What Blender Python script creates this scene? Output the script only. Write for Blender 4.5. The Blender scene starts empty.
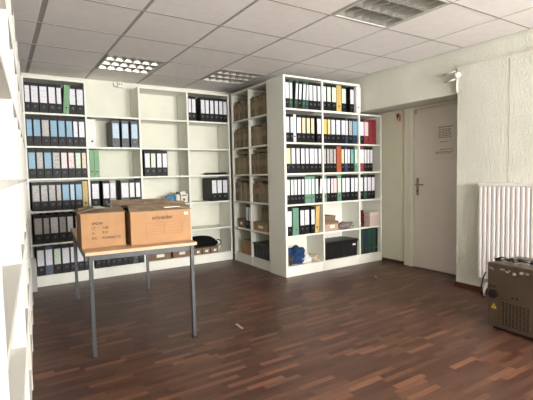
import bpy, bmesh, math, random
from mathutils import Vector, Matrix, noise
random.seed(4)
PI = math.pi
scene = bpy.context.scene
COL = scene.collection

# ------------------------------------------------------------------ materials
MAT = {}
def _mat(name):
    m = bpy.data.materials.new(name); m.use_nodes = True
    nt = m.node_tree; b = nt.nodes['Principled BSDF']
    MAT[name] = m
    return m, nt, b
def lin(c):
    return tuple(((x/255)/12.92 if x/255 <= .04045 else ((x/255+.055)/1.055)**2.4) for x in c) + (1,)
def N(nt, t, **kw):
    n = nt.nodes.new(t)
    for k, v in kw.items():
        if k in n.inputs.keys(): n.inputs[k].default_value = v
        else: setattr(n, k, v)
    return n
def plain(name, rgb, rough=.5, metal=0, var=.06, scale=30, bump=0, bscale=200, spec=.5):
    """colour with a little procedural variation and optional bump"""
    m, nt, b = _mat(name)
    tc = N(nt, 'ShaderNodeTexCoord')
    nz = N(nt, 'ShaderNodeTexNoise'); nz.inputs['Scale'].default_value = scale; nz.inputs['Detail'].default_value = 4
    nt.links.new(tc.outputs['Object'], nz.inputs['Vector'])
    r = N(nt, 'ShaderNodeValToRGB')
    c = lin(rgb)
    r.color_ramp.elements[0].position = .3; r.color_ramp.elements[1].position = .7
    r.color_ramp.elements[0].color = tuple(max(0, x*(1-var)) for x in c[:3]) + (1,)
    r.color_ramp.elements[1].color = tuple(min(1, x*(1+var)) for x in c[:3]) + (1,)
    nt.links.new(nz.outputs['Fac'], r.inputs['Fac']); nt.links.new(r.outputs['Color'], b.inputs['Base Color'])
    b.inputs['Roughness'].default_value = rough; b.inputs['Metallic'].default_value = metal
    b.inputs['Specular IOR Level'].default_value = spec
    if bump:
        n2 = N(nt, 'ShaderNodeTexNoise'); n2.inputs['Scale'].default_value = bscale; n2.inputs['Detail'].default_value = 3
        nt.links.new(tc.outputs['Object'], n2.inputs['Vector'])
        bp = N(nt, 'ShaderNodeBump'); bp.inputs['Strength'].default_value = bump; bp.inputs['Distance'].default_value = .01
        nt.links.new(n2.outputs['Fac'], bp.inputs['Height']); nt.links.new(bp.outputs['Normal'], b.inputs['Normal'])
    return m

def printed(name, rgb, ink, amount=.3):
    """paper spine label with faint printed lines"""
    m, nt, b = _mat(name)
    tc = N(nt, 'ShaderNodeTexCoord'); oi = N(nt, 'ShaderNodeObjectInfo')
    ad = N(nt, 'ShaderNodeVectorMath', operation='ADD')
    sc = N(nt, 'ShaderNodeVectorMath', operation='SCALE'); sc.inputs['Scale'].default_value = 3.0
    nt.links.new(oi.outputs['Location'], sc.inputs[0])
    nt.links.new(tc.outputs['Object'], ad.inputs[0]); nt.links.new(sc.outputs[0], ad.inputs[1])
    mp = N(nt, 'ShaderNodeMapping'); mp.inputs['Scale'].default_value = (60, 60, 110)
    nt.links.new(ad.outputs[0], mp.inputs['Vector'])
    nz = N(nt, 'ShaderNodeTexNoise'); nz.inputs['Scale'].default_value = 1.0; nz.inputs['Detail'].default_value = 2
    nt.links.new(mp.outputs[0], nz.inputs['Vector'])
    r = N(nt, 'ShaderNodeValToRGB'); r.color_ramp.elements[0].position = .5; r.color_ramp.elements[1].position = .62
    r.color_ramp.elements[0].color = lin(rgb)
    a = lin(rgb); i = lin(ink)
    r.color_ramp.elements[1].color = tuple(a[k]*(1-amount)+i[k]*amount for k in range(3)) + (1,)
    nt.links.new(nz.outputs['Fac'], r.inputs['Fac']); nt.links.new(r.outputs['Color'], b.inputs['Base Color'])
    b.inputs['Roughness'].default_value = .45
    return m

shelf_m = plain('shelf_laminate', (226, 226, 216), .42, var=.015, scale=3)
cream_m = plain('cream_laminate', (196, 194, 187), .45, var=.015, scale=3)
back_wall_m = plain('back_wall_paint', (221, 221, 207), .9, var=.04, scale=4, bump=.25, bscale=90, spec=.2)
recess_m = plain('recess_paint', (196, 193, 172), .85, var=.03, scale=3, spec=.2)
door_m = plain('door_paint', (204, 196, 187), .5, var=.02, scale=2)
frame_m = plain('door_frame_paint', (203, 198, 178), .5, var=.02, scale=2)
rad_m = plain('radiator_enamel', (216, 210, 207), .35, var=.01)
metal_m = plain('galvanised_steel', (66, 68, 70), .4, .5, var=.12, scale=14)
tabletop_m = plain('beech_laminate', (194, 160, 128), .45, var=.07, scale=12)
dark_m = plain('black_plastic', (22, 22, 23), .4, var=.2)
dark_edge = plain('dark_tabletop_edge', (84, 74, 66), .5, var=.1)
card_m = plain('cardboard', (166, 128, 93), .8, var=.08, scale=9, spec=.2)
card_dark = plain('cardboard_flap', (136, 118, 98), .85, var=.18, scale=14, spec=.2)
card_brown = plain('brown_carton', (120, 101, 82), .85, var=.15, scale=14, spec=.2)
tape_m = plain('packing_tape', (176, 166, 148), .25, var=.1, scale=30)
ink_m = plain('black_ink', (58, 42, 34), .8)
ink_soft = plain('faded_ink', (142, 100, 68), .8)
kraft_m = plain('kraft_board', (144, 129, 106), .85, var=.14, scale=20, spec=.2)
kraft2_m = plain('dark_kraft_board', (122, 107, 87), .85, var=.14, scale=20, spec=.2)
paper_m = plain('paper', (224, 219, 206), .8, var=.08, scale=90)
paper_edge = plain('paper_block', (190, 184, 168), .9, var=.25, scale=160)
ring_m = plain('finger_ring_metal', (150, 150, 150), .3, .9)
hole_m = plain('finger_hole_dark', (12, 12, 12), .8)
plate_m = plain('dark_steel_fitting', (128, 118, 106), .35, .7, var=.15)
skirt_m = plain('skirting_wood', (72, 40, 28), .45, var=.25, scale=14)
tile_m = plain('ceiling_tile', (236, 231, 228), .9, var=.03, scale=14, bump=.35, bscale=260, spec=.15)
rail_m = plain('ceiling_rail', (160, 155, 150), .6, var=.04)
groove_m = plain('ceiling_groove', (140, 134, 128), .7, var=.05)
louvre_m = plain('mirror_louvre', (170, 168, 164), .3, .95, var=.04)
blade_m = plain('louvre_blade', (200, 198, 192), .3, .6)
tube_m = plain('fluorescent_tube', (214, 214, 208), .3)
housing_m = plain('lamp_housing', (196, 194, 188), .5)
machine_m = plain('champagne_metal', (116, 103, 88), .36, .75, var=.08, scale=5)
black_cloth = plain('black_cloth', (20, 20, 22), .9, var=.3, scale=40, spec=.1)
burg_cloth = plain('burgundy_cloth', (82, 30, 36), .9, var=.3, scale=30, spec=.1)
blue_cloth = plain('blue_cloth', (40, 60, 96), .85, var=.35, scale=20, spec=.1)
white_cloth = plain('white_cloth', (205, 205, 205), .85, var=.15, scale=20, spec=.1)
beige_cloth = plain('beige_cloth', (176, 158, 138), .9, var=.25, scale=25, spec=.1)
grey_cloth = plain('grey_green_cloth', (70, 66, 58), .9, var=.3, scale=25, spec=.1)
yellow_m = plain('warning_yellow', (196, 168, 62), .5)
blue_plastic = plain('blue_plastic', (66, 132, 178), .35, var=.3, scale=18)
trunk_m = plain('white_plastic', (216, 213, 202), .55, var=.03)
tape_white = plain('white_floor_tape', (168, 156, 140), .6, var=.1)
window_m = plain('window_frame_white', (232, 232, 230), .4)

# woodchip wallpaper
def woodchip():
    m, nt, b = _mat('woodchip_wallpaper')
    tc = N(nt, 'ShaderNodeTexCoord')
    v = N(nt, 'ShaderNodeTexVoronoi'); v.inputs['Scale'].default_value = 60
    n1 = N(nt, 'ShaderNodeTexNoise'); n1.inputs['Scale'].default_value = 110; n1.inputs['Detail'].default_value = 3
    n2 = N(nt, 'ShaderNodeTexNoise'); n2.inputs['Scale'].default_value = 1.6; n2.inputs['Detail'].default_value = 3
    mp = N(nt, 'ShaderNodeMapping'); mp.inputs['Scale'].default_value = (1, 1, .55)
    nt.links.new(tc.outputs['Object'], mp.inputs['Vector'])
    for n in (v, n1): nt.links.new(mp.outputs[0], n.inputs['Vector'])
    nt.links.new(tc.outputs['Object'], n2.inputs['Vector'])
    mx = N(nt, 'ShaderNodeMath', operation='MULTIPLY')
    nt.links.new(v.outputs['Distance'], mx.inputs[0]); nt.links.new(n1.outputs['Fac'], mx.inputs[1])
    bp = N(nt, 'ShaderNodeBump'); bp.inputs['Strength'].default_value = .8; bp.inputs['Distance'].default_value = .008
    nt.links.new(mx.outputs[0], bp.inputs['Height']); nt.links.new(bp.outputs[0], b.inputs['Normal'])
    r = N(nt, 'ShaderNodeValToRGB'); r.color_ramp.elements[0].position = .35; r.color_ramp.elements[1].position = .7
    r.color_ramp.elements[0].color = lin((200, 199, 187)); r.color_ramp.elements[1].color = lin((214, 213, 202))
    nt.links.new(n2.outputs['Fac'], r.inputs['Fac']); nt.links.new(r.outputs['Color'], b.inputs['Base Color'])
    b.inputs['Roughness'].default_value = .85; b.inputs['Specular IOR Level'].default_value = .25
    return m
chip_m = woodchip()

# strip parquet laminate
def floor_mat():
    m, nt, b = _mat('strip_laminate')
    L = nt.links.new
    tc = N(nt, 'ShaderNodeTexCoord'); sp = N(nt, 'ShaderNodeSeparateXYZ'); L(tc.outputs['Object'], sp.inputs[0])
    def M(op, a, bb=None, c=None):
        n = N(nt, 'ShaderNodeMath', operation=op)
        for i, x in enumerate((a, bb, c)):
            if x is None: continue
            if isinstance(x, (int, float)): n.inputs[i].default_value = x
            else: L(x, n.inputs[i])
        return n.outputs[0]
    yr = M('DIVIDE', sp.outputs['Y'], .045); row = M('FLOOR', yr); fy = M('FRACT', yr)
    wr = N(nt, 'ShaderNodeTexWhiteNoise', noise_dimensions='1D'); L(row, wr.inputs['W'])
    xs = M('ADD', M('DIVIDE', sp.outputs['X'], .27), M('MULTIPLY', wr.outputs['Value'], 7.3))
    colm = M('FLOOR', xs); fx = M('FRACT', xs)
    cb = N(nt, 'ShaderNodeCombineXYZ'); L(row, cb.inputs[0]); L(colm, cb.inputs[1])
    wn = N(nt, 'ShaderNodeTexWhiteNoise', noise_dimensions='2D'); L(cb.outputs[0], wn.inputs['Vector'])
    r = N(nt, 'ShaderNodeValToRGB'); cr = r.color_ramp
    cr.elements[0].position = 0; cr.elements[0].color = lin((78, 49, 39))
    cr.elements[1].position = 1; cr.elements[1].color = lin((128, 87, 66))
    for p, c in ((.3, (86, 58, 47)), (.6, (94, 64, 51)), (.85, (106, 73, 57))):
        e = cr.elements.new(p); e.color = lin(c)
    L(wn.outputs['Value'], r.inputs['Fac'])
    mp = N(nt, 'ShaderNodeMapping'); mp.inputs['Scale'].default_value = (5, 90, 1); L(tc.outputs['Object'], mp.inputs['Vector'])
    gz = N(nt, 'ShaderNodeTexNoise'); gz.inputs['Scale'].default_value = 1; gz.inputs['Detail'].default_value = 5; L(mp.outputs[0], gz.inputs['Vector'])
    g = M('MULTIPLY_ADD', gz.outputs['Fac'], .9, .33)
    seam = M('MULTIPLY', M('GREATER_THAN', fx, .008), M('GREATER_THAN', fy, .045))
    sm = M('MULTIPLY_ADD', seam, .4, .6)
    k = M('MULTIPLY', g, sm)
    vm = N(nt, 'ShaderNodeVectorMath', operation='SCALE'); L(r.outputs['Color'], vm.inputs[0]); L(k, vm.inputs['Scale'])
    L(vm.outputs[0], b.inputs['Base Color'])
    L(M('MULTIPLY_ADD', gz.outputs['Fac'], .15, .32), b.inputs['Roughness'])
    b.inputs['Specular IOR Level'].default_value = .4
    bp = N(nt, 'ShaderNodeBump'); bp.inputs['Strength'].default_value = .15; bp.inputs['Distance'].default_value = .003
    L(k, bp.inputs['Height']); L(bp.outputs[0], b.inputs['Normal'])
    return m
floor_m = floor_mat()

COVER = {
 'K': ('black', plain('binder_black', (20, 20, 22), .5, var=.35, scale=120, spec=.25)),
 'N': ('dark blue', plain('binder_navy', (30, 42, 54), .45, var=.3, scale=90)),
 'B': ('blue', plain('binder_blue', (40, 54, 84), .45, var=.25, scale=90)),
 'G': ('light green', plain('binder_green', (104, 150, 104), .5, var=.1, scale=60)),
 'D': ('dark green', plain('binder_dark_green', (34, 66, 52), .5, var=.25, scale=90)),
 'S': ('sea green', plain('binder_sea_green', (98, 138, 118), .5, var=.1, scale=60)),
 'Y': ('yellow', plain('binder_yellow', (190, 162, 96), .5, var=.08, scale=60)),
 'W': ('white', plain('binder_white', (222, 220, 218), .5, var=.05, scale=60)),
 'R': ('red', plain('binder_red', (128, 44, 50), .5, var=.1, scale=60)),
 'O': ('orange', plain('binder_orange', (168, 84, 54), .5, var=.1, scale=60)),
 'H': ('grey', plain('binder_grey', (150, 148, 144), .5, var=.1, scale=60)),
 'V': ('olive', plain('binder_olive', (72, 76, 56), .5, var=.2, scale=60)),
}
LABEL = {
 'w': ('white', printed('label_white', (222, 221, 228), (120, 118, 125))),
 'b': ('blue', printed('label_blue', (122, 165, 190), (70, 100, 130))),
 'l': ('pale blue', printed('label_pale_blue', (176, 200, 218), (100, 120, 140))),
 'g': ('grey', printed('label_grey', (178, 175, 172), (90, 88, 86), .5)),
 'p': ('pale pink', printed('label_pink', (222, 202, 204), (170, 120, 125))),
 'r': ('red-marked white', printed('label_red_marks', (224, 212, 212), (200, 50, 80), .7)),
 'e': ('pale green', printed('label_pale_green', (204, 220, 200), (90, 130, 100))),
 'y': ('beige', printed('label_beige', (218, 204, 168), (150, 130, 90))),
 'c': ('yellow', printed('label_yellow', (214, 184, 96), (160, 130, 60))),
 't': ('teal', printed('label_teal', (122, 170, 168), (80, 130, 130))),
}

# ------------------------------------------------------------------ mesh helpers
def bx(bm, x0, x1, y0, y1, z0, z1, bev=0, mi=0):
    vs = [bm.verts.new(p) for p in ((x0,y0,z0),(x1,y0,z0),(x1,y1,z0),(x0,y1,z0),(x0,y0,z1),(x1,y0,z1),(x1,y1,z1),(x0,y1,z1))]
    fs = [bm.faces.new([vs[i] for i in f]) for f in ((3,2,1,0),(4,5,6,7),(0,1,5,4),(1,2,6,5),(2,3,7,6),(3,0,4,7))]
    for f in fs: f.material_index = mi
    if bev:
        es = set(e for f in fs for e in f.edges)
        bmesh.ops.bevel(bm, geom=list(es), offset=bev, segments=1, affect='EDGES')
    return vs
def tube(bm, pts, r, n=8, closed=False):
    pts = [Vector(p) for p in pts]; rings = []
    L = len(pts)
    for i, p in enumerate(pts):
        a = pts[(i-1) % L] if (closed or i > 0) else p
        c = pts[(i+1) % L] if (closed or i < L-1) else p
        t = (c-a).normalized()
        u = t.cross(Vector((0,0,1)))
        if u.length < .1: u = t.cross(Vector((1,0,0)))
        u.normalize(); v = t.cross(u)
        rings.append([bm.verts.new(p + r*(math.cos(2*PI*k/n)*u + math.sin(2*PI*k/n)*v)) for k in range(n)])
    m = L if closed else L-1
    for i in range(m):
        A, B = rings[i], rings[(i+1) % L]
        for k in range(n): bm.faces.new((A[k], A[(k+1)%n], B[(k+1)%n], B[k]))
    if not closed:
        bm.faces.new(rings[0][::-1]); bm.faces.new(rings[-1])
def disc(bm, c, axis, r, t, n=20):
    """short cylinder centred at c along axis"""
    a = Vector(axis).normalized(); c = Vector(c)
    tube(bm, (c - a*t/2, c + a*t/2), r, n)
def mesh(name, bm, mats, smooth=False):
    bmesh.ops.recalc_face_normals(bm, faces=bm.faces)
    me = bpy.data.meshes.new(name); bm.to_mesh(me); bm.free()
    for m in (mats if isinstance(mats, (list, tuple)) else [mats]): me.materials.append(m)
    if smooth:
        for p in me.polygons: p.use_smooth = True
    return me
def link(name, me, parent=None, loc=(0,0,0), rot=(0,0,0)):
    o = bpy.data.objects.new(name, me); COL.objects.link(o)
    o.location = loc; o.rotation_euler = rot; o.parent = parent
    return o
def obj(name, bm, mats, parent=None, smooth=False, **kw):
    return link(name, mesh(name, bm, mats, smooth), parent, **kw)
def box(name, b, mats, parent=None, bev=0):
    bm = bmesh.new(); bx(bm, *b, bev=bev); return obj(name, bm, mats, parent)
def tag(o, label, cat, group=None, kind=None):
    o['label'] = label; o['category'] = cat
    if group: o['group'] = group
    if kind: o['kind'] = kind
    return o
def thing(name, label, cat, loc=(0,0,0), rz=0, group=None):
    o = link(name, None, None, loc, (0,0,rz)); return tag(o, label, cat, group)
def struct(name, b, m, label=None):
    o = box(name, b, m); o['kind'] = 'structure'
    if label: o['label'] = label
    return o
def text_mesh(s, size, mat, align='LEFT'):
    cu = bpy.data.curves.new('txt', 'FONT'); cu.body = s; cu.size = size; cu.align_x = align
    cu.extrude = .0004; cu.offset = size*.012
    t = bpy.data.objects.new('txt', cu); COL.objects.link(t)
    dg = bpy.context.evaluated_depsgraph_get()
    me = bpy.data.meshes.new_from_object(t.evaluated_get(dg)); bpy.data.objects.remove(t)
    me.materials.clear(); me.materials.append(mat)
    return me

# ------------------------------------------------------------------ the room
XW, ZC, YB, YR, XL = 4.245, 2.60, 6.0, -3.4, -.62     # right wall, ceiling, back wall, rear wall, left wall
XR = 4.69; YD = 2.735; ZS = 2.13                       # recess wall, its near end, its soffit
def S(name, b, m): return struct(name, b, m)
S('floor', (XL-.2, 4.95, YR-.2, YB+.2, -.12, 0), floor_m)
S('wall_back', (XL-.2, 4.95, YB, YB+.2, 0, 2.8), back_wall_m)
S('wall_left', (XL-.2, XL, YR, YB, 0, 2.8), back_wall_m)
S('wall_right', (XW, 4.95, YR, YD, 0, 2.40), chip_m)
S('wall_upper', (XW+.03, 4.95, YR, YD, 2.40, 2.8), chip_m)
S('wall_lintel', (XW+.03, 4.95, YD, YB, ZS, 2.8), chip_m)
S('wall_recess', (XR, 4.95, YD, YB, 0, ZS), recess_m)
# rear wall behind the viewer with three window openings
wins = [(.7, 2.2), (2.55, 4.05)]
bm = bmesh.new()
bx(bm, XL-.2, 4.95, YR-.2, YR, 0, .75); bx(bm, XL-.2, 4.95, YR-.2, YR, 2.35, 2.8)
xs = [XL-.2] + [v for w in wins for v in w] + [4.95]
for i in range(0, len(xs), 2): bx(bm, xs[i], xs[i+1], YR-.2, YR, .75, 2.35)
o = obj('wall_rear', bm, back_wall_m); o['kind'] = 'structure'
for i, (a, b_) in enumerate(wins):
    bm = bmesh.new()
    for q in ((a, a+.05, .75, 2.35), (b_-.05, b_, .75, 2.35), (a+.05, b_-.05, .75, .8), (a+.05, b_-.05, 2.3, 2.35), ((a+b_)/2-.025, (a+b_)/2+.025, .8, 2.3)):
        bx(bm, q[0], q[1], YR-.12, YR-.06, q[2], q[3], bev=.004)
    o = obj('window_%d' % (i+1), bm, window_m); o['kind'] = 'structure'

# ceiling: slab, rails and tiles
GX = [-.995, -.32, .355, 1.03, 1.705, 2.38, 3.055, 3.73, 4.405]
GY = [2.01 + .67*k for k in range(-8, 7)]
ceil = S('ceiling', (XL-.2, 4.95, YR-.2, YB+.2, 2.74, 2.9), groove_m)
lamps = [(3, 4), (5, 4), (5, 0), (3, 0), (3, -3), (5, -3)]      # (column, row) cells of the grid; rows count from y=2.01
HW = lambda x: .019 if x < .5 else .012
bm = bmesh.new()
for x in GX:
    if XL < x < XW: bx(bm, x-HW(x), x+HW(x), YR, YB, ZC+.005, ZC+.03)
o = obj('ceiling_rail', bm, rail_m, ceil)
bm = bmesh.new()
for y in GY:
    bx(bm, XL, XW, y-.0055, y+.0055, ZC-.0015, ZC+.024)
obj('cross_rail', bm, groove_m, ceil)
bm = bmesh.new()
for i in range(len(GX)-1):
    for j in range(len(GY)-1):
        if (i, j-8) in lamps: continue
        x0, x1, y0, y1 = max(GX[i]+HW(GX[i]), XL), min(GX[i+1]-HW(GX[i+1]), XW), max(GY[j]+.004, YR), min(GY[j+1]-.004, YB)
        if x1-x0 < .02 or y1-y0 < .02: continue
        dz = random.uniform(-.0015, .0015)
        bx(bm, x0, x1, y0, y1, ZC+dz, ZC+.02, bev=.003)
obj('ceiling_tiles', bm, tile_m, ceil)

def make_lamp():
    W, D = .637, .655
    t = thing('ceiling_lamp', '', 'ceiling light')
    bm = bmesh.new()
    for q in ((-W/2, -W/2+.02, -D/2, D/2), (W/2-.02, W/2, -D/2, D/2), (-W/2+.02, W/2-.02, -D/2, -D/2+.02), (-W/2+.02, W/2-.02, D/2-.02, D/2)):
        bx(bm, *q, -.004, .012, bev=.002)
    obj('lamp_frame', bm, housing_m, t)
    bm = bmesh.new()
    bx(bm, -W/2+.01, W/2-.01, -D/2+.01, D/2-.01, .105, .115)
    for q in ((-W/2+.01, -W/2+.016, -D/2+.01, D/2-.01), (W/2-.016, W/2-.01, -D/2+.01, D/2-.01), (-W/2+.01, W/2-.01, -D/2+.01, -D/2+.016), (-W/2+.01, W/2-.01, D/2-.016, D/2-.01)):
        bx(bm, *q, .01, .11)
    obj('lamp_housing', bm, dark_edge, t)
    w, d = W-.04, D-.04
    # long mirror reflectors: parabolic sided ridges between the three tubes
    bm = bmesh.new()
    def ridge(y, sides):
        prof = []
        for s in (-1, 1):
            if s in sides:
                prof.append([(y + s*(.004 + .03*(k/6)**1.9), .002 + .075*(k/6)) for k in range(7)])
        for pr in prof:
            prev = None
            for (yy, zz) in pr:
                cur = [bm.verts.new((-w/2, yy, zz)), bm.verts.new((w/2, yy, zz))]
                if prev: bm.faces.new((prev[0], prev[1], cur[1], cur[0]))
                prev = cur
        if len(prof) == 2: bx(bm, -w/2, w/2, y-.004, y+.004, .001, .003)
    ridge(-d/2, (1,)); ridge(d/2, (-1,)); ridge(-d/6, (-1, 1)); ridge(d/6, (-1, 1))
    obj('reflector', bm, louvre_m, t, True)
    bm = bmesh.new()
    n = 6
    for k in range(n+1):
        x = -w/2 + w*k/n
        vs = [(x-.0035, 0), (x+.0035, 0), (x+.006, .02), (x+.013, .058), (x-.013, .058), (x-.006, .02)]
        for j in range(3):
            y0 = -d/2 + d*j/3 + .004; y1 = y0 + d/3 - .008
            A = [bm.verts.new((a, y0, b_)) for a, b_ in vs]; B = [bm.verts.new((a, y1, b_)) for a, b_ in vs]
            for q in range(6): bm.faces.new((A[q], A[(q+1)%6], B[(q+1)%6], B[q]))
    obj('louvre_blades', bm, blade_m, t)
    for j in range(3):
        bm = bmesh.new(); y = -d/3 + d*j/3
        tube(bm, ((-w/2+.01, y, .078), (w/2-.01, y, .078)), .013, 10)
        obj('fluorescent_tube', bm, tube_m, t, True)
    return t
def copy_tree(o, parent=None):
    c = o.copy(); COL.objects.link(c); c.parent = parent
    for ch in list(o.children): copy_tree(ch, c)
    return c
lamp_labels = {(3, 4): 'square louvred ceiling light farthest back, above the left back shelves',
               (5, 4): 'dark louvred ceiling light next to the corner where two shelf runs meet',
               (5, 0): 'large louvred ceiling light nearest the viewer at the top edge'}
proto = make_lamp(); first = True
for (i, j), lb in lamp_labels.items():
    c = proto if first else copy_tree(proto); first = False
    c.location = ((GX[i]+GX[i+1])/2, 2.01+.67*(j+.5), ZC)
    c['label'] = lb; c['group'] = 'louvred ceiling lights'
for (i, j), lb in {(3, 0): 'louvred ceiling light above the front of the table area', (3, -3): 'louvred ceiling light near the rear windows, left', (5, -3): 'louvred ceiling light near the rear windows, right'}.items():
    c = copy_tree(proto); c.location = ((GX[i]+GX[i+1])/2, 2.01+.67*(j+.5), ZC); c['label'] = lb; c['group'] = 'louvred ceiling lights'

# skirting
S('baseboard_right', (XW-.014, XW, YR, YD, 0, .055), skirt_m)
S('baseboard_recess', (XR-.012, XR, 3.81, 4.19, 0, .04), skirt_m)
S('baseboard_end', (XW-.014, XR-.05, YD, YD+.012, 0, .055), skirt_m)

# ------------------------------------------------------------------ door
d = link('door_1', None); d['kind'] = 'structure'; d['label'] = 'pale grey flush door in the wall recess'
box('door_leaf', (XR-.022, XR-.001, 2.79, 3.625, .008, 2.095), door_m, d, bev=.003)
bm = bmesh.new()
for y0, y1 in ((3.632, 3.79),):
    bx(bm, XR-.034, XR, y0, y0+.075, 0, ZS, bev=.004)
    bx(bm, XR-.022, XR, y0+.075, y1, 0, ZS, bev=.004)
bx(bm, XR-.034, XR, 2.74, 2.785, 0, ZS, bev=.004)
bx(bm, XR-.034, XR, 2.785, 3.632, 2.098, ZS, bev=.003)
obj('door_frame', bm, frame_m, d)
h = box('handle_plate', (XR-.03, XR-.022, 3.545, 3.585, .97, 1.2), plate_m, d, bev=.003)
bm = bmesh.new(); tube(bm, ((XR-.03, 3.565, 1.115), (XR-.075, 3.565, 1.115), (XR-.08, 3.55, 1.115), (XR-.08, 3.44, 1.113)), .009, 8)
obj('handle', bm, plate_m, d, True)
bm = bmesh.new(); disc(bm, (XR-.032, 3.565, 1.03), (1,0,0), .012, .008)
obj('keyhole', bm, hole_m, d)
bm = bmesh.new(); bx(bm, XR-.032, XR-.022, 3.585, 3.6, 2.04, 2.09, bev=.002)
obj('door_catch', bm, plate_m, d)

# printed sheet on the door
t = thing('door_notice', 'white sheet with dark printed lines fixed to the upper part of the door', 'notice', (XR-.0225, 3.16, 1.42))
box('sheet', (-.0012, 0, -.17, .17, 0, .44), plain('notice_paper', (200, 192, 180), .7, var=.02), t)
bm = bmesh.new()
random.seed(9)
for k, (z, n, hh) in enumerate([(.405, 5, .012), (.378, 4, .009), (.358, 4, .009), (.338, 4, .009), (.318, 4, .009), (.298, 4, .009), (.278, 4, .009), (.225, 3, .009), (.13, 4, .009), (.10, 6, .009), (.085, 5, .007)]):
    y = .14 if k > 8 else (.10 if k < 7 else .08)
    for q in range(n):
        wd = random.uniform(.025, .05)
        if y - wd < -.15: break
        bx(bm, -.0018, -.0011, y-wd, y, z, z+hh); y -= wd + .008
obj('printed_lines', bm, plain('grey_print', (112, 100, 96), .8), t)

# small sign high on the recess wall
t = thing('wall_sign', 'small square sign with black arrow mark high beside the door frame', 'sign', (XR-.001, 3.9, 1.965))
box('sign_plate', (-.006, 0, -.05, .05, 0, .15), plain('sign_face', (196, 176, 160), .5, var=.1, scale=20), t, bev=.002)
bm = bmesh.new()
v = [bm.verts.new(p) for p in ((-.0075, .03, .12), (-.0075, -.02, .125), (-.0075, -.005, .075), (-.0075, .02, .03))]
bm.faces.new(v)
r_ = bmesh.ops.extrude_face_region(bm, geom=bm.faces[:]); bmesh.ops.translate(bm, verts=[g for g in r_['geom'] if isinstance(g, bmesh.types.BMVert)], vec=(.0016, 0, 0))
obj('sign_arrow', bm, ink_m, t)
bm = bmesh.new(); bx(bm, -.0075, -.0055, -.045, -.01, .015, .11)
obj('sign_side_panel', bm, plain('sign_red', (166, 92, 78), .5), t)

# pale strip added as the bright highlight line on the wall ledge; pipe fitting
S('trim_2', (XW-.004, XW+.03, YR, YD+.004, 2.40, 2.412), frame_m)
t = thing('pipe_fitting', 'round white pipe fitting at the wall corner above the door recess', 'pipe fitting')
bm = bmesh.new(); bmesh.ops.create_icosphere(bm, subdivisions=3, radius=.034, matrix=Matrix.Translation((XW-.028, 2.72, 2.315))); obj('cap', bm, trunk_m, t, True)
bm = bmesh.new(); tube(bm, ((XW-.01, 2.735, 2.29), (XW-.008, 2.738, 2.22), (XW-.008, 2.735, 2.135)), .01, 8); obj('pipe', bm, trunk_m, t, True)
bm = bmesh.new(); tube(bm, ((XW-.02, 2.75, 2.36), (XW-.02, 2.9, 2.35)), .012, 8); tube(bm, ((XW-.02, 2.75, 2.28), (XW-.02, 2.87, 2.27)), .012, 8)
obj('stub', bm, chip_m, t, True)
# wallpaper joint
bm = bmesh.new(); 
pts = [(XW-.0005, 2.185+.004*math.sin(k*1.7), 1.16+.11*k) for k in range(12)]
tube(bm, pts, .0024, 6)
o = obj('trim_1', bm, plain('wallpaper_joint', (160, 152, 130), .85), smooth=True); o['kind'] = 'structure'

# small wall box with loop on the back wall
t = thing('wall_hook_box', 'small white wall box with a looped cable high on the back wall', 'wall fixture', (1.47, YB, 2.54))
box('box_body', (-.03, .05, -.035, 0, -.02, .07), trunk_m, t, bev=.006)
bm = bmesh.new(); tube(bm, [(-.03+.035*math.cos(a)-.02, -.02, -.01-.05*abs(math.sin(a))+.05) for a in [PI*k/8 for k in range(9)]], .006, 8)
obj('cable_loop', bm, rail_m, t, True)
bm = bmesh.new()
for x in (-.005, .025): disc(bm, (x, -.037, .03), (0,1,0), .008, .006, 10)
obj('sockets', bm, dark_m, t)

# ------------------------------------------------------------------ radiator
t = thing('radiator', 'tall white ribbed panel radiator on the right wall behind the metal unit', 'radiator', (XW, 0, 0))
Y0, Y1, Z0, Z1 = 1.15, 2.425, .17, 1.155
bm = bmesh.new()
XF = -.10
n = int((Y1-Y0)/.0455)
for k in range(n):
    y = Y1 - .0455*(k+.5)
    w = .0135
    pr = [(-w-.004, 0), (-w, -.011), (-w+.004, -.014), (w-.004, -.014), (w, -.011), (w+.004, 0)]
    A = [bm.verts.new((XF+b_, y+a, Z0+.012)) for a, b_ in pr]; B = [bm.verts.new((XF+b_, y+a, Z1-.035)) for a, b_ in pr]
    for q in range(5): bm.faces.new((A[q], A[q+1], B[q+1], B[q]))
    bm.faces.new(A); bm.faces.new(B)
obj('ribs', bm, rad_m, t)
bm = bmesh.new(); bx(bm, XF, XF+.012, Y0, Y1, Z0, Z1-.01, bev=.003); obj('front_panel', bm, rad_m, t)
bm = bmesh.new(); bx(bm, XF-.012, -.035, Y0-.003, Y1+.003, Z1-.03, Z1, bev=.006); obj('top_grille', bm, rad_m, t)
for y in (Y0, Y1-.008):
    box('side_cover', (XF, -.035, y, y+.008, Z0+.01, Z1-.03), rad_m, t)
bm = bmesh.new()
for y in (Y0+.15, Y1-.15): bx(bm, -.035, -.001, y-.02, y+.02, .3, 1.0)
obj('wall_bracket', bm, rad_m, t)
bm = bmesh.new(); tube(bm, ((-.06, 2.30, Z0+.005), (-.06, 2.30, .06), (-.06, 2.30, .0)), .009, 8); obj('pipe', bm, rad_m, t, True)

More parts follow.
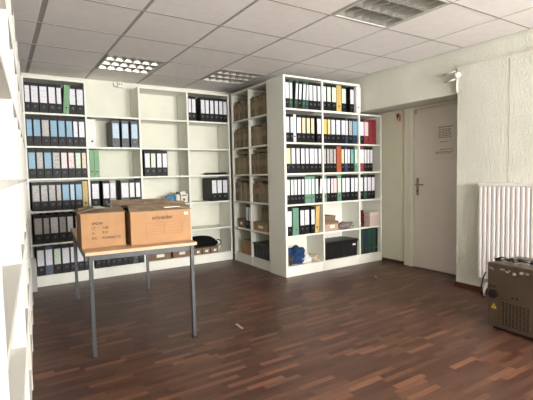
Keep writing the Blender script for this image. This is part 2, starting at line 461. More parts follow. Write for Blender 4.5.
# ------------------------------------------------------------------ metal appliance
t = thing('dehumidifier', 'brownish metal box appliance with vent grille standing before the radiator', 'appliance', (3.325, 1.865, 0), math.radians(-5))
ML, MD, MH = .62, .42, .545          # along -Y, along +X, height
box('housing', (0, MD, -ML, 0, .025, MH), machine_m, t, bev=.006)
bm = bmesh.new()
for x in (.04, MD-.04):
    for y in (-.05, -ML+.05): disc(bm, (x, y, .0125), (0,0,1), .018, .025, 12)
obj('foot', bm, dark_m, t)
bm = bmesh.new(); bx(bm, -.0025, 0, -.345, -.125, .06, .25)
obj('vent_panel', bm, plain('vent_dark', (62, 52, 40), .5, .3), t)
bm = bmesh.new()
for k in range(12):
    z = .06 + .19*k/11; bx(bm, -.005, -.002, -.345, -.125, z-.002, z+.002)
for k in range(9):
    y = -.345 + .22*k/8; bx(bm, -.006, -.002, y-.003, y+.003, .06, .25)
obj('vent_grille', bm, machine_m, t)
bm = bmesh.new(); disc(bm, (-.008, -.06, .295), (1,0,0), .036, .022, 24); disc(bm, (-.02, -.06, .295), (1,0,0), .022, .01, 20)
obj('round_socket', bm, dark_m, t)
for y, z in ((-.035, .355), (-.065, .355), (-.215, .295), (-.25, .297)):
    bm = bmesh.new(); disc(bm, (-.003, y, z), (1,0,0), .0085, .008, 12); obj('rubber_plug', bm, dark_m, t)
bm = bmesh.new()
v = [bm.verts.new(p) for p in ((-.001, -.036, .175), (-.001, -.084, .175), (-.001, -.06, .217))]; bm.faces.new(v)
r_ = bmesh.ops.extrude_face_region(bm, geom=bm.faces[:]); bmesh.ops.translate(bm, verts=[g for g in r_['geom'] if isinstance(g, bmesh.types.BMVert)], vec=(-.0015, 0, 0))
w_ = obj('warning_triangle', bm, yellow_m, t); w_['label'] = 'yellow warning triangle'
bm = bmesh.new(); v = [bm.verts.new((-.0035, y, z)) for y, z in ((-.062, .212), (-.056, .198), (-.062, .197), (-.056, .178), (-.068, .194), (-.061, .195))]; bm.faces.new(v)
obj('bolt_mark', bm, ink_m, w_)
# scuffed paper scraps on top edge
bm = bmesh.new(); random.seed(3)
for k in range(16):
    y = -random.uniform(.0, .5); z = MH-.012-random.uniform(0, .05); s = random.uniform(.008, .022)
    vs = [bm.verts.new((-.0015, y + s*math.cos(a)*random.uniform(.6, 1.3), z + .6*s*math.sin(a)*random.uniform(.6, 1.2))) for a in [2*PI*q/7 for q in range(7)]]
    bm.faces.new(vs)
obj('sticker_remains', bm, plain('sticker_grey', (164, 158, 146), .6, var=.15, scale=60), t)
bm = bmesh.new(); 
pts = [(.05+.035*math.sin(k*1.1)+.006*k, -.03-.012*k-.02*math.sin(k*.8), MH+.0135+.018*abs(math.sin(k*.9))) for k in range(36)]
tube(bm, pts, .0125, 8)
o = obj('power_cable', bm, dark_m, None, True, loc=t.location, rot=t.rotation_euler); tag(o, 'black cable lying coiled on top of the metal appliance', 'cable')
bm = bmesh.new(); tube(bm, [(.0, .012, .46), (-.01, .03, .40), (-.012, .045, .33), (0, .05, .27), (.03, .05, .23)], .006, 8)
obj('hanging_cable', bm, dark_m, t, True)
bm = bmesh.new(); tube(bm, [(.03, .022, .36), (.01, .035, .30), (.02, .035, .25)], .012, 8)
obj('pipe_valve', bm, trunk_m, t, True)

# ------------------------------------------------------------------ shelving
ZT = [.13, .515, .908, 1.298, 1.682, 2.076]    # top faces of the boards, bottom to top
BT = .022                                      # board thickness
def shelving(name, label, W_edges, heights, depth, backs=(), bottom=.108, mat=shelf_m, panel_w=.024, top=2.49, skip_top=(), loc=(0,0,0), rz=0, zt=ZT, pan_mat=None):
    """unit with its front at y=0 facing -y, local x along the front; W_edges = centre lines of the uprights"""
    t = thing(name, label, 'shelving', loc, rz)
    n = len(W_edges); h = panel_w/2
    for i, x in enumerate(W_edges):
        nm = 'side_panel' if i in (0, n-1) else 'divider'
        hh = max([heights[j] for j in (i-1, i) if 0 <= j < n-1])
        if i in skip_top: hh = heights[i] if i < n-1 else heights[-1]
        box(nm, (x-h, x+h, 0, depth, 0, hh), pan_mat or mat, t, bev=.0015)
    for j in range(n-1):
        a, b_ = W_edges[j]+h, W_edges[j+1]-h
        box('plinth', (a, b_, .006, .024, 0, bottom), mat, t)
        for z in zt:
            if z > heights[j]+.02: continue
            box('shelf', (a, b_, .002, depth-.004, z-BT, z), mat, t, bev=.0015)
        if heights[j] > zt[-1]+.1:
            box('top_board', (a, b_, .002, depth-.004, heights[j]-BT, heights[j]), mat, t, bev=.0015)
        if j in backs: box('back_panel', (a, b_, depth-.004, depth, bottom, heights[j]), mat, t)
    return t

YA = 5.62
EA = [.285, .957, 1.622, 2.302, 2.955]
# run A: its second bay ends below the third shelf height and is open above
shelving('back_shelving', 'wide white open shelving against the back wall, four bays of files', EA, [2.49, 2.076, 2.49, 2.49], .36, backs=(0,), loc=(0, YA, 0))
XB = 2.966
# run B faces left, front at x=XB, from y=5.56 to y=4.57
EB = [.0, .505, 1.0]
shelving('side_shelving', 'white shelving turned left, in the corner, filled with brown files', [.0+.012, .505, .985], [2.49, 2.49], .36, backs=(0, 1), loc=(XB, 5.56, 0), rz=-PI/2)
# block C
YC = 4.185
EC = [2.968, 3.572, 4.228, 4.658]
c_unit = thing('block_shelving', 'white free-standing shelf block in the middle, full of binders', 'shelving', (0, YC, 0))
def c_box(nm, b, bev=.0015): return box(nm, b, shelf_m, c_unit, bev=bev)
CD = .365
c_box('side_panel', (EC[0]-.016, EC[0]+.016, 0, CD+.0, 0, 2.495))
c_box('divider', (EC[1]-.012, EC[1]+.012, 0, CD, 0, 2.48))
c_box('divider', (EC[2]-.012, EC[2]+.012, 0, CD, 0, 2.098))
c_box('side_panel', (EC[3]-.012, EC[3]+.012, 0, CD, 0, 2.098))
for j in range(3):
    a, b_ = EC[j]+.012+(.004 if j == 0 else 0), EC[j+1]-.012
    c_box('plinth', (a, b_, .006, .024, 0, .108), 0)
    for k, z in enumerate(ZT[:-1]): c_box('shelf', (a, b_, .002, CD-.006, z-BT, z))
    z = 2.098 if j else 2.09
    c_box('shelf', (a, b_ + (.0 if j != 1 else .024) , .002, CD-.006, z-BT if j != 1 else 2.098, z if j != 1 else 2.104)) if j == 1 else c_box('shelf', (a, b_, .002, CD-.006, 2.098-BT, 2.098))
    if j == 1: c_box('shelf', (a, b_, .002, CD-.006, 2.098-BT, 2.098))
    c_box('back_panel', (a, b_, CD-.006, CD, .108, 2.47 if j < 2 else 2.07), 0)
c_box('top_board', (EC[0]+.016, EC[1]-.012, .002, CD-.006, 2.495-BT, 2.495))
c_box('top_board', (EC[1]+.012, XW-.004, .002, CD-.006, 2.485-BT, 2.495))

# run on the left, seen almost edge-on
RZ = math.atan(.062)
lx = lambda Y: .157 + .062*(Y-3.6)
YL0, YL1 = .98, 5.53
LN = (YL1-YL0)/math.cos(RZ)
EL = [LN - .66*k for k in range(6, -1, -1)] ; EL = [LN-.66*6.9+.012] + EL[1:]
# local x along the run (towards +Y), local y into the wall side (-X)
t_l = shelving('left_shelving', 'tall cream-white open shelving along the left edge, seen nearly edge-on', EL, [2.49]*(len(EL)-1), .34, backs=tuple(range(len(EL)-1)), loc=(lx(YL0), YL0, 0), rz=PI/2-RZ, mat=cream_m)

# ------------------------------------------------------------------ binders
BH, BD = .346, .32
_bc = {}
def binder_meshes(cv, lb, w):
    key = (cv, lb, round(w, 3))
    if key in _bc: return _bc[key]
    cm = COVER[cv][1]
    bm = bmesh.new()      # spine and two cover boards; the spine faces -y
    bx(bm, -w/2, w/2, 0, .004, 0, BH, bev=.0012)
    bx(bm, -w/2, -w/2+.003, .004, BD, 0, BH)
    bx(bm, w/2-.003, w/2, .004, BD, 0, BH)
    bx(bm, -w/2-.0003, w/2+.0003, -.0006, .012, 0, .003)   # metal-edged foot
    cov = mesh('cover', bm, cm)
    bm = bmesh.new(); bx(bm, -w/2+.005, w/2-.005, .03, BD-.01, .008, BH-.012); pap = mesh('paper_block', bm, paper_edge)
    lab = None
    if lb != 'n':
        bm = bmesh.new(); mg = .0085 if w > .065 else .0065; bx(bm, -w/2+mg, w/2-mg, -.0016, .0002, .118, .308); lab = mesh('spine_label', bm, LABEL[lb][1])
    bm = bmesh.new(); disc(bm, (0, -.0006, .072), (0,1,0), .0095, .0022, 12); hol = mesh('finger_hole', bm, hole_m)
    bm = bmesh.new(); tube(bm, [(.0115*math.cos(2*PI*k/14), -.001, .072+.0115*math.sin(2*PI*k/14)) for k in range(14)], .0022, 5, True); rg = mesh('finger_ring', bm, ring_m, True)
    _bc[key] = (cov, pap, lab, hol, rg); return _bc[key]
ORD = ['first', 'second', 'third', 'fourth', 'fifth', 'sixth', 'seventh', 'eighth', 'ninth', 'tenth', 'eleventh']
ROWN = ['bottom', 'fifth', 'fourth', 'third', 'second', 'top']
def place_row(spec, x0, x1, yfront, row, bay, zt=None, world=None, group=None):
    """spec tokens: cover+label+width in cm ('Kw8'); '_4' leaves a gap; trailing '/' or '\\' tilts; trailing '<' pulls forward"""
    z = (zt or ZT)[row] + .0006
    toks = spec.split(); W = 0
    for s in toks: W += float(s[1:]) if s[0] == '_' else float(s[2:].strip('/\\<'))
    W /= 100; sc = min(1.14 if len(toks) > 6 else 1, (x1-x0-.004)/W)
    x = x0+.002; n = 0
    tot = sum(1 for s in toks if s[0] != '_')
    for s in toks:
        if s[0] == '_': x += float(s[1:])/100*sc; continue
        w = float(s[2:].strip('/\\<'))/100*sc
        cv, lb = s[0], s[1]
        cn = COVER[cv][0]; ln = '' if lb == 'n' else ' with %s label' % LABEL[lb][0]
        t = thing('ring_binder', '', 'binder')
        oo = ORD[n] + ' from left'
        pos = 'only one' if tot == 1 else oo
        t['label'] = '%s binder%s, %s, %s shelf, %s' % (cn, ln, pos, ROWN[row], bay)
        t['group'] = '%s shelf binders, %s' % (ROWN[row], bay)
        wr = w - .004 - (.006 if '/' in s else 0)
        me = binder_meshes(cv, lb, wr)
        dy = random.uniform(0, .012) + ((-.014 if '/' in s else -.045) if '<' in s else 0)
        ang = (.07 if '/' in s else -.07 if s[-1] == '\\' else 0)
        zz = z + abs(math.sin(ang))*wr/2
        t.location = (x+w/2, yfront+.012+dy, zz); t.rotation_euler = (0, ang, random.uniform(-.005, .005))
        for m_, nm in zip(me, ('cover', 'paper_block', 'spine_label', 'finger_hole', 'finger_ring')):
            if m_: link(nm, m_, t)
        x += w; n += 1

def bay(E, j, h=.012): return E[j]+h, E[j+1]-h
random.seed(11)
A = 'leftmost bay at back'
b0 = bay(EA, 0)
place_row('Kw6 Kw8.5 Kw9 Kw8.5 Kw6 Gn7.2</ Kw8 Kw8.5', *b0, YA, 5, A)
place_row('Kb7 Kb8.5 Kg9 Kb8.5 Kb8.5 Kb8 Kw6 Kw8', *b0, YA, 4, A)
place_row('Kb8.5 Kg8 Kb9 Kg9 Kp8 Kr8 Ke7.5 Ky6', *b0, YA, 3, A)
place_row('_2 Kg9 Kg8.5 Kg8.5 Kg6 Kb9 Kl6 Kb8.5 Yn6.5', *b0, YA, 2, A)
place_row('_2 Kg9 Kg7 Kw9 Kg8 Kw7.5 _1 Kw8 Kg8', *b0, YA, 1, A)
place_row('_3 Kw8.5 Bw8.5 Ke8.5 Kw9 Kw7 Kw8 Kw8', *b0, YA, 0, A)
A = 'second bay at back'
b0 = bay(EA, 1)
place_row('Wn8.5 _17 Nl8.5 _2 Nl8.5 _2 Nl8.5', *b0, YA, 4, A)
place_row('Gn6.2 Gn6.2', *b0, YA, 3, A)
place_row('_1 Kw8.5 _3 Kw8 Hw7 _5 Vw9.5 Kw7 Kw6.5', *b0, YA, 2, A)
place_row('_2 Kg7 Kc5 Ke6 Kg7 Kg7 Kg7 Kg6 Nl7 Kg7', *b0, YA, 0, A)
A = 'third bay at back'
place_row('_3 Kw8.5 Ke8 Kw8 Kw8', *bay(EA, 2), YA, 3, A)
A = 'fourth bay at back'
place_row('Kw6 Kw7 _7 Kw8 Kw7.5 Kw7.5 Kw7.5 Kw7.5 Kw7.5', *bay(EA, 3), YA, 5, A)
place_row('_33 Kw9 Kw9 Kw9', *bay(EA, 3), YA, 2, A)

ZTC = list(ZT); ZTC[5] = 2.098
def crow(spec, j, row, h=.012):
    nm = ('left bay of block', 'middle bay of block', 'right bay of block')[j]
    a, b_ = bay(EC, j, h)
    if j == 0: a += .004
    z = list(ZT); z[5] = 2.104 if j == 1 else 2.098
    if j == 1 and row == 5: b_ = XW-.008
    place_row(spec, a, b_, YC, row, nm, z)
crow('Kw7 Dw5.5 _2 Dw5.5/ Kw6/ Dw6/ Dw5.5/ Kw7 Kw7 Kw6', 0, 5)
crow('Kw6.5 Kw5 Ww4.5 Kw7.5 Ky6.5 Ky6.5 Ky6 _3 Kw7.5', 0, 4)
crow('Ky7.5 Kw7 Kw6.5 Kw7 Kw6 Kw8 Kw6 Kw5.5', 0, 3)
crow('Kw5.5 Ke5.5 Kw5.5 Kw5.5 Kw5 Sw5.5 Sw5 Sw5.5 Kw5.5 Kw5.5/', 0, 2)
crow('Kw7 _1 Sn8.5 _1 Kw7 Kw7.5 _1 Kw6 Yn6.5/', 0, 1)
crow('Kw6 Ke7 Ke8 Yn8 Ke8 _5 Kw7 _.5 Wn7<', 1, 5)
crow('Kc7 Ky5.5 Kw7.5 Kw8 Kw7.5 Bw5 Kg7 Nb9', 1, 4)
crow('Kg5.5 Kg5.5 Kg6.5 Kg5.5 On8 Ky6 Bw6 Kw5 Kt7 _1 Se6', 1, 3)
crow('Sw5.5 Kw5.5 Kp5.5 Kp6 Se7 Kw7 Kw8 Kw7 Kw7', 1, 2)
crow('Kw9.5 Rp9.5 _.5 Rn8 Rn6', 2, 4)
crow('Rw9 Kw6 Kw6 Kw6 _3', 2, 3)
crow('Kw8 Dw6.5 Kw8.5 Kw8', 2, 2)
crow('Dn8 Nn8 Dn8 Dn7.5 Kn5', 2, 0)

# white binder poking out at the foot of the left run
t = thing('ring_binder', 'light grey binder jutting out low at the far end of left shelving', 'binder', (lx(4.9)+.045, 4.9, ZT[0]+.0006), math.radians(90)-RZ)
for m_, nm in zip(binder_meshes('H', 'w', .05), ('cover', 'paper_block', 'spine_label', 'finger_hole', 'finger_ring')):
    if m_: link(nm, m_, t)

# ------------------------------------------------------------------ brown files in run B
def file_mesh(w, hgt, m):
    bm = bmesh.new()       # magazine file: cut-away top, local x = width, faces -y
    prof = [(0, 0), (.27, 0), (.27, hgt), (.03, hgt), (0, hgt*.96)]
    A_ = [bm.verts.new((-w/2, y, z)) for y, z in prof]; B_ = [bm.verts.new((w/2, y, z)) for y, z in prof]
    bm.faces.new(A_); bm.faces.new(B_[::-1])
    for k in range(5): bm.faces.new((A_[k], A_[(k+1)%5], B_[(k+1)%5], B_[k]))
    bmesh.ops.bevel(bm, geom=bm.edges[:], offset=.002, segments=1, affect='EDGES')
    f = mesh('file_body', bm, m)
    bm = bmesh.new(); bx(bm, -w/2+.008, w/2-.008, -.0012, .0004, hgt*.42, hgt*.66); l = mesh('file_label', bm, plain('file_label', (148, 130, 104), .8, var=.2, scale=60))
    bm = bmesh.new(); bx(bm, -w/2+.006, w/2-.006, .10, .255, hgt-.03, hgt+.008); p = mesh('papers', bm, plain('old_paper', (150, 132, 104), .9, var=.3, scale=140))
    return f, l, p
FM = [file_mesh(.062, .27, kraft_m), file_mesh(.062, .285, kraft2_m), file_mesh(.075, .25, kraft_m)]
XBF = XB
for row in (5, 4, 3, 2):
    for j in range(2):
        y_hi = 5.56-.012-.012 if j == 0 else 5.56-.505-.012
        y_lo = 5.56-.505+.012 if j == 0 else 5.56-.985+.012
        y = y_hi-.004; n = 0
        bn = ('far bay', 'near bay')[j]
        while True:
            k = random.choice((0, 1, 0, 1, 2)); w = (.062, .062, .075)[k]
            if y - w < y_lo: break
            t = thing('archive_file', '%s archive file, %s from left, %s shelf, %s of corner shelving' % (('brown', 'dark brown', 'wide brown')[k], ORD[n], ROWN[row], bn), 'file box',
                      (XBF+.015+random.uniform(0, .02), y-w/2, ZT[row]+.0006), -PI/2, 'archive files, %s shelf %s' % (ROWN[row], bn))
            for m_, nm in zip(FM[k], ('file_body', 'file_label', 'papers')): link(nm, m_, t)
            y -= w + .0025; n += 1
        if row in (3, 2):   # folders laid on top
            ym = (y_hi+y_lo)/2
            for q in range(2):
                zz = ZT[row]+.2965+.0165*q
                t = thing('paper_folder', '%s flat folder lying on files, %s shelf, %s of corner shelving' % (('lower', 'upper')[q], ROWN[row], bn), 'folder', (XBF+.18, ym+.02*q, zz), .05*q, 'folders lying on the files')
                box('folder_cover', (-.15, .14, -.17, .17, 0, .004), kraft_m, t)
                box('folder_papers', (-.145, .135, -.165, .165, .004, .014), plain('folder_papers%d' % q, (168, 152, 126), .9, var=.2, scale=90) if False else FM[0][2].materials[0], t)
                box('folder_flap', (-.15, .14, -.17, .17, .014, .0155), kraft_m, t)

# ------------------------------------------------------------------ cartons, crates and odds and ends
def carton(name, label, cat, loc, size, rz=0, mat=card_m, label_m=None, group=None, flaps='closed', lid=None):
    w, dp, hh = size
    t = thing(name, label, cat, loc, rz, group)
    if flaps == 'lid':
        box('box_body', (-w/2, w/2, 0, dp, 0, hh*.98), mat, t, bev=.003)
        box('lid', (-w/2-.004, w/2+.004, -.004, dp+.004, hh*.72, hh), lid or mat, t, bev=.003)
    else:
        bm = bmesh.new()
        bx(bm, -w/2, w/2, 0, .005, 0, hh); bx(bm, -w/2, w/2, dp-.005, dp, 0, hh); bx(bm, -w/2, -w/2+.005, .005, dp-.005, 0, hh); bx(bm, w/2-.005, w/2, .005, dp-.005, 0, hh); bx(bm, -w/2, w/2, 0, dp, 0, .006)
        obj('box_body', bm, mat, t)
    if label_m:
        box('sticker', (-w*.14, w*.2, -.006, -.0035 if flaps == 'lid' else -.0001, hh*.3, hh*.62), label_m, t)
    return t
def flap(t, corners, th=.004, mat=card_dark):
    """a carton flap given as quad; thickened downwards"""
    bm = bmesh.new()
    top = [bm.verts.new(c) for c in corners]; bot = [bm.verts.new((c[0], c[1], c[2]-th)) for c in corners]
    bm.faces.new(top); bm.faces.new(bot[::-1])
    for k in range(4): bm.faces.new((top[k], top[(k+1)%4], bot[(k+1)%4], bot[k]))
    return obj('flap', bm, mat, t)

TZ = .77
# front left box
t = carton('cardboard_box', 'smaller cardboard box with handwritten-style print, front left on the table', 'box', (.646, 3.285, TZ), (.312, .34, .262), math.radians(-3))
w, dp, hh = .312, .34, .262
flap(t, [(-w/2-.012, -.004, hh+.002), (w/2+.004, -.004, hh+.002), (w/2, dp*.49, hh+.032), (-w/2, dp*.49, hh+.03)])
flap(t, [(-w/2, dp*.5, hh+.034), (w/2, dp*.5, hh+.03), (w/2, dp, hh), (-w/2, dp, hh)])
flap(t, [(-w/2-.02, 0, hh+.012), (-w/2+.10, .01, hh+.038), (-w/2+.10, dp-.01, hh+.04), (-w/2-.015, dp, hh+.012)])
flap(t, [(-.05, .02, hh+.037), (.02, .02, hh+.037), (.03, dp-.02, hh+.034), (-.04, dp-.02, hh+.034)], .002, tape_m).name = 'tape'
def write(t, s, size, x, z, m=ink_m, y=-.0008):
    link('printed_text', text_mesh(s, size, m), t, (x, y, z), (PI/2, 0, 0))
write(t, 'SPIDW', .027, -.085, .175)
write(t, 'LT', .025, -.085, .142); write(t, '1.00', .025, -.01, .142)
write(t, 'LL', .025, -.085, .107); write(t, '0.27', .025, -.01, .107)
write(t, 'P/C', .025, -.085, .066); write(t, 'WAR0057 D', .025, -.015, .066)
# front right box
t = carton('cardboard_box', 'larger cardboard box with printed brand name and grid, front right on table', 'box', (1.063, 3.195, TZ), (.475, .36, .258), math.radians(-3))
w, dp, hh = .475, .36, .258
flap(t, [(-w/2-.006, -.004, hh+.002), (w/2+.004, -.004, hh+.002), (w/2+.0, dp*.42, hh+.042), (-w/2+.01, dp*.42, hh+.045)])
flap(t, [(-w/2, dp*.5, hh+.03), (w/2, dp*.5, hh+.034), (w/2, dp, hh), (-w/2, dp, hh)])
flap(t, [(w/2-.1, 0, hh+.02), (w/2+.012, .01, hh+.004), (w/2+.012, dp, hh+.004), (w/2-.1, dp-.01, hh+.03)])
box('tape', (.03, .16, .03, .07, hh+.018, hh+.025), tape_m, t)
box('sticker', (.185, .215, -.0012, 0, .215, .235), paper_m, t)
write(t, 'schneider', .042, -.075, .192)
bm = bmesh.new()
for x in (-.125, .02, .165): bx(bm, x-.0012, x+.0012, -.0012, 0, .075, .165)
for z in (.075, .097, .12, .142, .165): bx(bm, -.125, .165, -.0012, 0, z-.001, z+.001)
obj('printed_grid', bm, ink_soft, t)
# boxes behind
t = carton('cardboard_box', 'open cardboard box with raised dark flaps behind the front boxes on table', 'box', (1.15, 3.66, TZ), (.56, .36, .275), math.radians(-1), card_brown)
w, dp, hh = .56, .36, .275
flap(t, [(-w/2, 0, hh), (w/2, 0, hh), (w/2, -.03, hh+.025), (-w/2-.05, -.05, hh+.02)])
flap(t, [(-w/2, dp, hh), (w/2, dp, hh), (w/2+.02, dp+.06, hh+.03), (-w/2, dp+.07, hh+.035)])
flap(t, [(-w/2, 0, hh), (-w/2, dp, hh), (-w/2-.08, dp, hh+.03), (-w/2-.1, 0, hh+.02)])
flap(t, [(w/2, 0, hh), (w/2, dp, hh), (w/2+.05, dp, hh+.01), (w/2+.05, 0, hh+.0)])
# table
t = thing('work_table', 'long narrow table with beech top and square steel legs under boxes', 'table', (.945, 3.93, 0), math.radians(-4.3))
TX, TY = .42, .83
box('table_top', (-TX+.02, TX, -TY, TY, TZ-.025, TZ-.0005), tabletop_m, t, bev=.002)
bm = bmesh.new(); bx(bm, -TX+.02, TX-.02, -TY+.012, -TY+.03, TZ-.062, TZ-.025); bx(bm, -TX+.02, TX-.02, TY-.03, TY-.012, TZ-.062, TZ-.025)
bx(bm, -TX+.02, -TX+.04, -TY+.03, TY-.03, TZ-.062, TZ-.025); bx(bm, TX-.04, TX-.02, -TY+.03, TY-.03, TZ-.062, TZ-.025)
obj('frame_rail', bm, metal_m, t)
for sx in (-1, 1):
    for sy in (-1, 1):
        bm = bmesh.new(); x, y = sx*(TX-.03 if sx > 0 else TX-.045), sy*(TY-.016)
        x = x - sx*.01
        bx(bm, x-.014, x+.014, y-.014, y+.014, .012, TZ-.026, bev=.002)
        lg = obj('leg', bm, metal_m, t)
        bm = bmesh.new(); bx(bm, x-.016, x+.016, y-.016, y+.016, 0, .014, bev=.002); obj('foot_cap', bm, dark_m, lg)

# contents of the back shelving
def sh(row, off=0): return ZT[row]+.0006+off
for x, lb, w in ((1.83, 'left one of two flat brown cartons on bottom shelf behind the table', .32), (2.15, 'right one of two flat brown cartons on bottom shelf behind the table', .25)):
    carton('carton', lb, 'box', (x, YA+.02, sh(0)), (w, .28, .13), 0, card_brown, paper_m, 'cartons on the bottom shelf', 'lid', card_brown)
for k, x in enumerate((2.40, 2.535, 2.67)):
    carton('carton', '%s of three small dark cartons under the black bag, bottom back shelf' % ('left', 'middle', 'right')[k], 'box', (x, YA+.02, sh(0)), (.122, .28, .10), 0, kraft2_m, paper_m, 'small cartons under the bag', 'lid', card_brown)

def lump(name, label, cat, loc, size, mat, seed=0, amp=.35, group=None, folds=5.0):
    """soft crumpled bundle resting on z=loc.z"""
    bm = bmesh.new(); bmesh.ops.create_icosphere(bm, subdivisions=4, radius=1)
    for v in bm.verts:
        p = v.co.copy()
        nz = noise.fractal(p*1.3+Vector((seed*7.1, seed*3.3, 1.7)), 1.0, 2.0, 4)
        ng = abs(noise.noise(p*folds*.5+Vector((seed, 5.5, seed*2))))
        r = 1 + amp*nz - .28*ng
        q = Vector((p.x*r*size[0]/2, p.y*r*size[1]/2, p.z*r*size[2]*.55))
        q.z = max(q.z + size[2]*.42, 0)
        v.co = q
    o = obj(name, bm, mat, None, True, loc=loc)
    zm = min(v.co.z for v in o.data.vertices)
    o.location.z -= zm
    return tag(o, label, cat, group)
# black folded bag with strap
t = thing('black_bag', 'black soft bag lying folded on small cartons, bottom shelf near corner', 'bag', (2.548, YA+.16, sh(0)+.101))
bm = bmesh.new(); bmesh.ops.create_icosphere(bm, subdivisions=4, radius=1)
for v in bm.verts:
    p = v.co.copy(); r = 1 + .12*noise.noise(p*2.5)
    q = Vector((math.copysign(abs(p.x)**.6, p.x)*r*.215, math.copysign(abs(p.y)**.6, p.y)*r*.13, 0))
    q.z = max(0, (p.z*.5+.5)*.15*r - .04*max(0, p.x)); v.co = q
bagb = obj('bag_body', bm, black_cloth, t, True)
bagb.location.z = -min(v.co.z for v in bagb.data.vertices)
bm = bmesh.new(); tube(bm, [(.17+.07*math.sin(a), -.125, .05+.045*math.cos(a)) for a in [PI*k/10 for k in range(11)]], .008, 8); obj('bag_strap', bm, black_cloth, t, True)
# blue and white things on the fourth shelf, third bay
lump('plastic_bag', 'crumpled blue plastic bag on the fourth back shelf above the boxes', 'bag', (2.03, YA+.11, sh(2)), (.15, .14, .13), blue_plastic, 3, .3)
bm = bmesh.new()
tube(bm, ((0,0,.0), (0,0,.11)), .03, 14); tube(bm, ((0,0,.11),(0,0,.125)), .02, 12)
o = obj('spray_can', bm, trunk_m, None, False, loc=(2.135, YA+.06, sh(2))); tag(o, 'white can with black cap beside the blue bag on the back shelf', 'can')
bm = bmesh.new(); tube(bm, ((0,0,.125), (0,0,.158)), .024, 14); obj('cap', bm, dark_m, o)
t = carton('white_box', 'white printed box with black symbol on the back shelf, beside the can', 'box', (2.225, YA+.03, sh(2)), (.105, .12, .125), .1, trunk_m, None, None, 'lid', trunk_m)
bm = bmesh.new(); disc(bm, (-.01, -.0055, .05), (0,1,0), .018, .003, 5); obj('printed_symbol', bm, ink_m, t)
box('printed_text', (-.035, .03, -.006, -.004, .1, .112), ink_m, t)
carton('white_box', 'small white carton stacked on the box with the black symbol', 'box', (2.205, YA+.04, sh(2)+.126), (.08, .09, .035), -.2, trunk_m, None, None, 'lid', trunk_m)
# black tray on third shelf of the fourth bay
t = thing('letter_tray', 'flat black tray lying on the third shelf near the corner', 'tray', (2.79, YA+.03, sh(3)))
bm = bmesh.new(); bx(bm, -.12, .12, 0, .26, 0, .006); bx(bm, -.12, -.115, 0, .26, .006, .035); bx(bm, .115, .12, 0, .26, .006, .035); bx(bm, -.115, .115, .255, .26, .006, .035)
obj('tray_body', bm, dark_m, t)
bm = bmesh.new(); bx(bm, -.1, .09, -.01, .22, .0065, .022, bev=.003); obj('tray_insert', bm, black_cloth, t)

# run B lower shelves
def bb(row, ybits):
    pass
# fifth shelf: far bay binders + small carton, near bay carton with papers
for k, (y, lb) in enumerate(((5.19, 'w'), (5.115, 'w'))):
    t = thing('ring_binder', '%s black binder with white label, fifth shelf, far bay of corner shelving' % ('left', 'right')[k], 'binder', (XB+.02, y, sh(1)), -PI/2, 'binders in the corner shelving')
    for m_, nm in zip(binder_meshes('K', lb, .07), ('cover', 'paper_block', 'spine_label', 'finger_hole', 'finger_ring')): link(nm, m_, t)
carton('carton', 'small grey-brown carton left of binders on the corner shelving fifth shelf', 'box', (XB+.03, 5.38, sh(1)), (.18, .25, .13), -PI/2, kraft2_m, paper_m, None, 'lid', card_brown)
carton('carton', 'pale brown carton with white label, fifth shelf, near bay of corner shelving', 'box', (XB+.02, 4.83, sh(1)), (.36, .27, .12), -PI/2, card_m, paper_m, None, 'lid', kraft_m)
for k, (y, a, hgt) in enumerate(((4.93, .12, .19), (4.83, -.05, .2), (4.72, .1, .18))):
    t = thing('envelope', '%s kraft envelope standing on the carton in the corner shelving near bay' % ('left', 'middle', 'right')[k], 'envelope', (XB+.14, y, sh(1)+.121), -PI/2, 'envelopes on the carton')
    bm = bmesh.new(); bx(bm, -.045, .045, 0, .012, 0, hgt, bev=.002); obj('envelope_body', bm, kraft_m, t)
    box('envelope_flap', (-.045, .045, -.0015, .0, hgt*.65, hgt-.002), kraft2_m, t)
# bottom shelf
carton('carton', 'brown carton on the bottom shelf, far bay of corner shelving', 'box', (XB+.03, 5.24, sh(0)), (.30, .28, .2), -PI/2, card_m, None, None, 'lid', kraft_m)
def crate(label, loc, size, rz=0, sticker=None):
    w, dp, hh = size
    t = thing('storage_crate', label, 'crate', loc, rz)
    bm = bmesh.new(); vs = bx(bm, -w/2, w/2, 0, dp, 0, hh*.86, bev=.006)
    for v in bm.verts:
        if v.co.z < hh*.3: v.co.x *= .95
    obj('crate_body', bm, dark_m, t)
    bm = bmesh.new(); bx(bm, -w/2-.008, w/2+.008, -.01, dp+.005, hh*.86, hh, bev=.008); obj('crate_lid', bm, dark_m, t)
    for k in range(5):
        x = -w*.4 + w*.8*k/4; box('crate_rib', (x-.006, x+.006, -.006, .001, .02, hh*.8), dark_m, t, bev=.002)
    if sticker: box('sticker', sticker, paper_m, t)
    return t
crate('black plastic box on the bottom shelf, near bay of corner shelving', (XB+.02, 4.82, sh(0)), (.42, .29, .21), -PI/2)

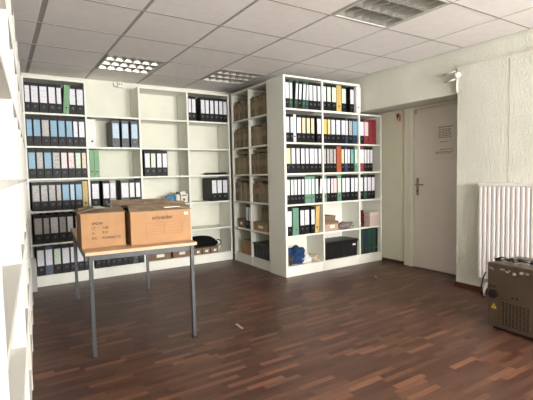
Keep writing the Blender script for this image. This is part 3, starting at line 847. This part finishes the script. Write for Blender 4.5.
# block C lower shelves
lump('cloth_bundle', 'blue cloth bundle heaped on the bottom shelf of the block, left', 'cloth', (3.2, YC+.15, sh(0)), (.28, .2, .22), blue_cloth, 5, .45)
lump('cloth_bundle', 'dark grey crumpled bag at the left end of the block bottom shelf', 'cloth', (3.06, YC+.09, sh(0)), (.12, .13, .12), grey_cloth, 8, .4)
lump('cloth_bundle', 'white crumpled plastic cloth between blue and beige heaps, block bottom shelf', 'cloth', (3.31, YC+.08, sh(0)), (.2, .12, .12), white_cloth, 2, .45)
lump('cloth_bundle', 'beige crumpled cloth at the right of the block bottom shelf left bay', 'cloth', (3.455, YC+.14, sh(0)), (.18, .2, .095), beige_cloth, 6, .4)
carton('carton', 'pinkish brown carton with label on the fifth shelf, middle bay of block', 'box', (3.72, YC+.02, sh(1)), (.24, .27, .13), 0, plain('pink_carton', (172, 144, 126), .8, var=.1), paper_m, None, 'lid', card_brown)
carton('carton', 'dark flat carton stacked on the pinkish carton in the block', 'box', (3.70, YC+.04, sh(1)+.131), (.22, .24, .07), .03, card_brown, None, None, 'lid', kraft2_m)
lump('tangled_parts', 'grey tangled small parts on the fifth shelf, middle bay of block', 'parts', (4.03, YC+.12, sh(1)), (.3, .2, .10), plain('grey_parts', (118, 108, 100), .7, var=.4, scale=40), 9, .5)
crate('large black plastic crate with white sticker, bottom shelf, middle of block', (3.90, YC+.02, sh(0)), (.60, .3, .235), 0, (.2, .25, -.008, -.0, .15, .175))
lump('burgundy_cloth', 'dark red cloth draped on the fifth shelf, right bay of block', 'cloth', (4.335, YC+.13, sh(1)), (.15, .16, .26), burg_cloth, 4, .35)
carton('carton', 'pale pink box beside the dark red cloth, right bay of block', 'box', (4.54, YC+.02, sh(1)), (.19, .26, .2), 0, plain('pale_pink_box', (206, 184, 174), .7, var=.06), None, None, 'lid', plain('pale_pink_lid', (214, 196, 186), .7))

# tape marks on the floor
for i, (x, y, l, a, lb) in enumerate(((1.67, 3.08, .13, 1.5, 'short pale tape strip on the wooden floor near the room centre'), (3.86, 3.56, .09, .9, 'tiny pale mark on the floor before the shelf block'))):
    o = box('floor_tape', (-l/2, l/2, -.011, .011, .0, .0008), tape_white); o.location = (x, y, .0002); o.rotation_euler = (0, 0, a); tag(o, lb, 'tape')

# ------------------------------------------------------------------ light
def area(name, loc, rot, sx, sy, power, col):
    l = bpy.data.lights.new(name, 'AREA'); l.shape = 'RECTANGLE'; l.size = sx; l.size_y = sy; l.energy = power; l.color = col
    o = bpy.data.objects.new(name, l); COL.objects.link(o); o.location = loc; o.rotation_euler = rot
    return o
PW = [130, 190]
for (a, b_), p in zip(wins, PW):
    area('window_sky_light', ((a+b_)/2, YR-.04, 1.55), (PI/2+.1, 0, 0), b_-a-.1, 1.5, p, (1, .99, .975))
    area('window_ground_bounce', ((a+b_)/2, YR-.03, 1.5), (PI/2+1.05, 0, 0), b_-a-.1, 1.2, p*2.1, (1, .985, .96))  # upward fill added to brighten the ceiling, standing in for ground bounce
w = bpy.data.worlds.new('world'); scene.world = w; w.use_nodes = True
bg = w.node_tree.nodes['Background']; bg.inputs['Color'].default_value = (.85, .92, 1, 1); bg.inputs['Strength'].default_value = 2.0

# ------------------------------------------------------------------ camera
yaw, pit, rol, F = 0.569567609, 0.0631927701, -0.0211637551, 416.814285
f = Vector((math.sin(yaw)*math.cos(pit), math.cos(yaw)*math.cos(pit), -math.sin(pit)))
r = Vector((math.cos(yaw), -math.sin(yaw), 0)); u = r.cross(f)
c, s = math.cos(rol), math.sin(rol)
R_, U_ = c*r + s*u, -s*r + c*u
cam = bpy.data.cameras.new('camera'); co = bpy.data.objects.new('camera', cam); COL.objects.link(co)
M4 = Matrix((R_, U_, -f)).transposed().to_4x4(); M4.translation = Vector((0, 0, 1.3))
co.matrix_world = M4
cam.sensor_fit = 'HORIZONTAL'; cam.sensor_width = 36; cam.lens = F*36/533; cam.clip_start = .02
scene.camera = co
vs = scene.view_settings; vs.view_transform = 'Standard'; vs.look = 'None'; vs.gamma = 1; vs.exposure = .02; vs.use_curve_mapping = False
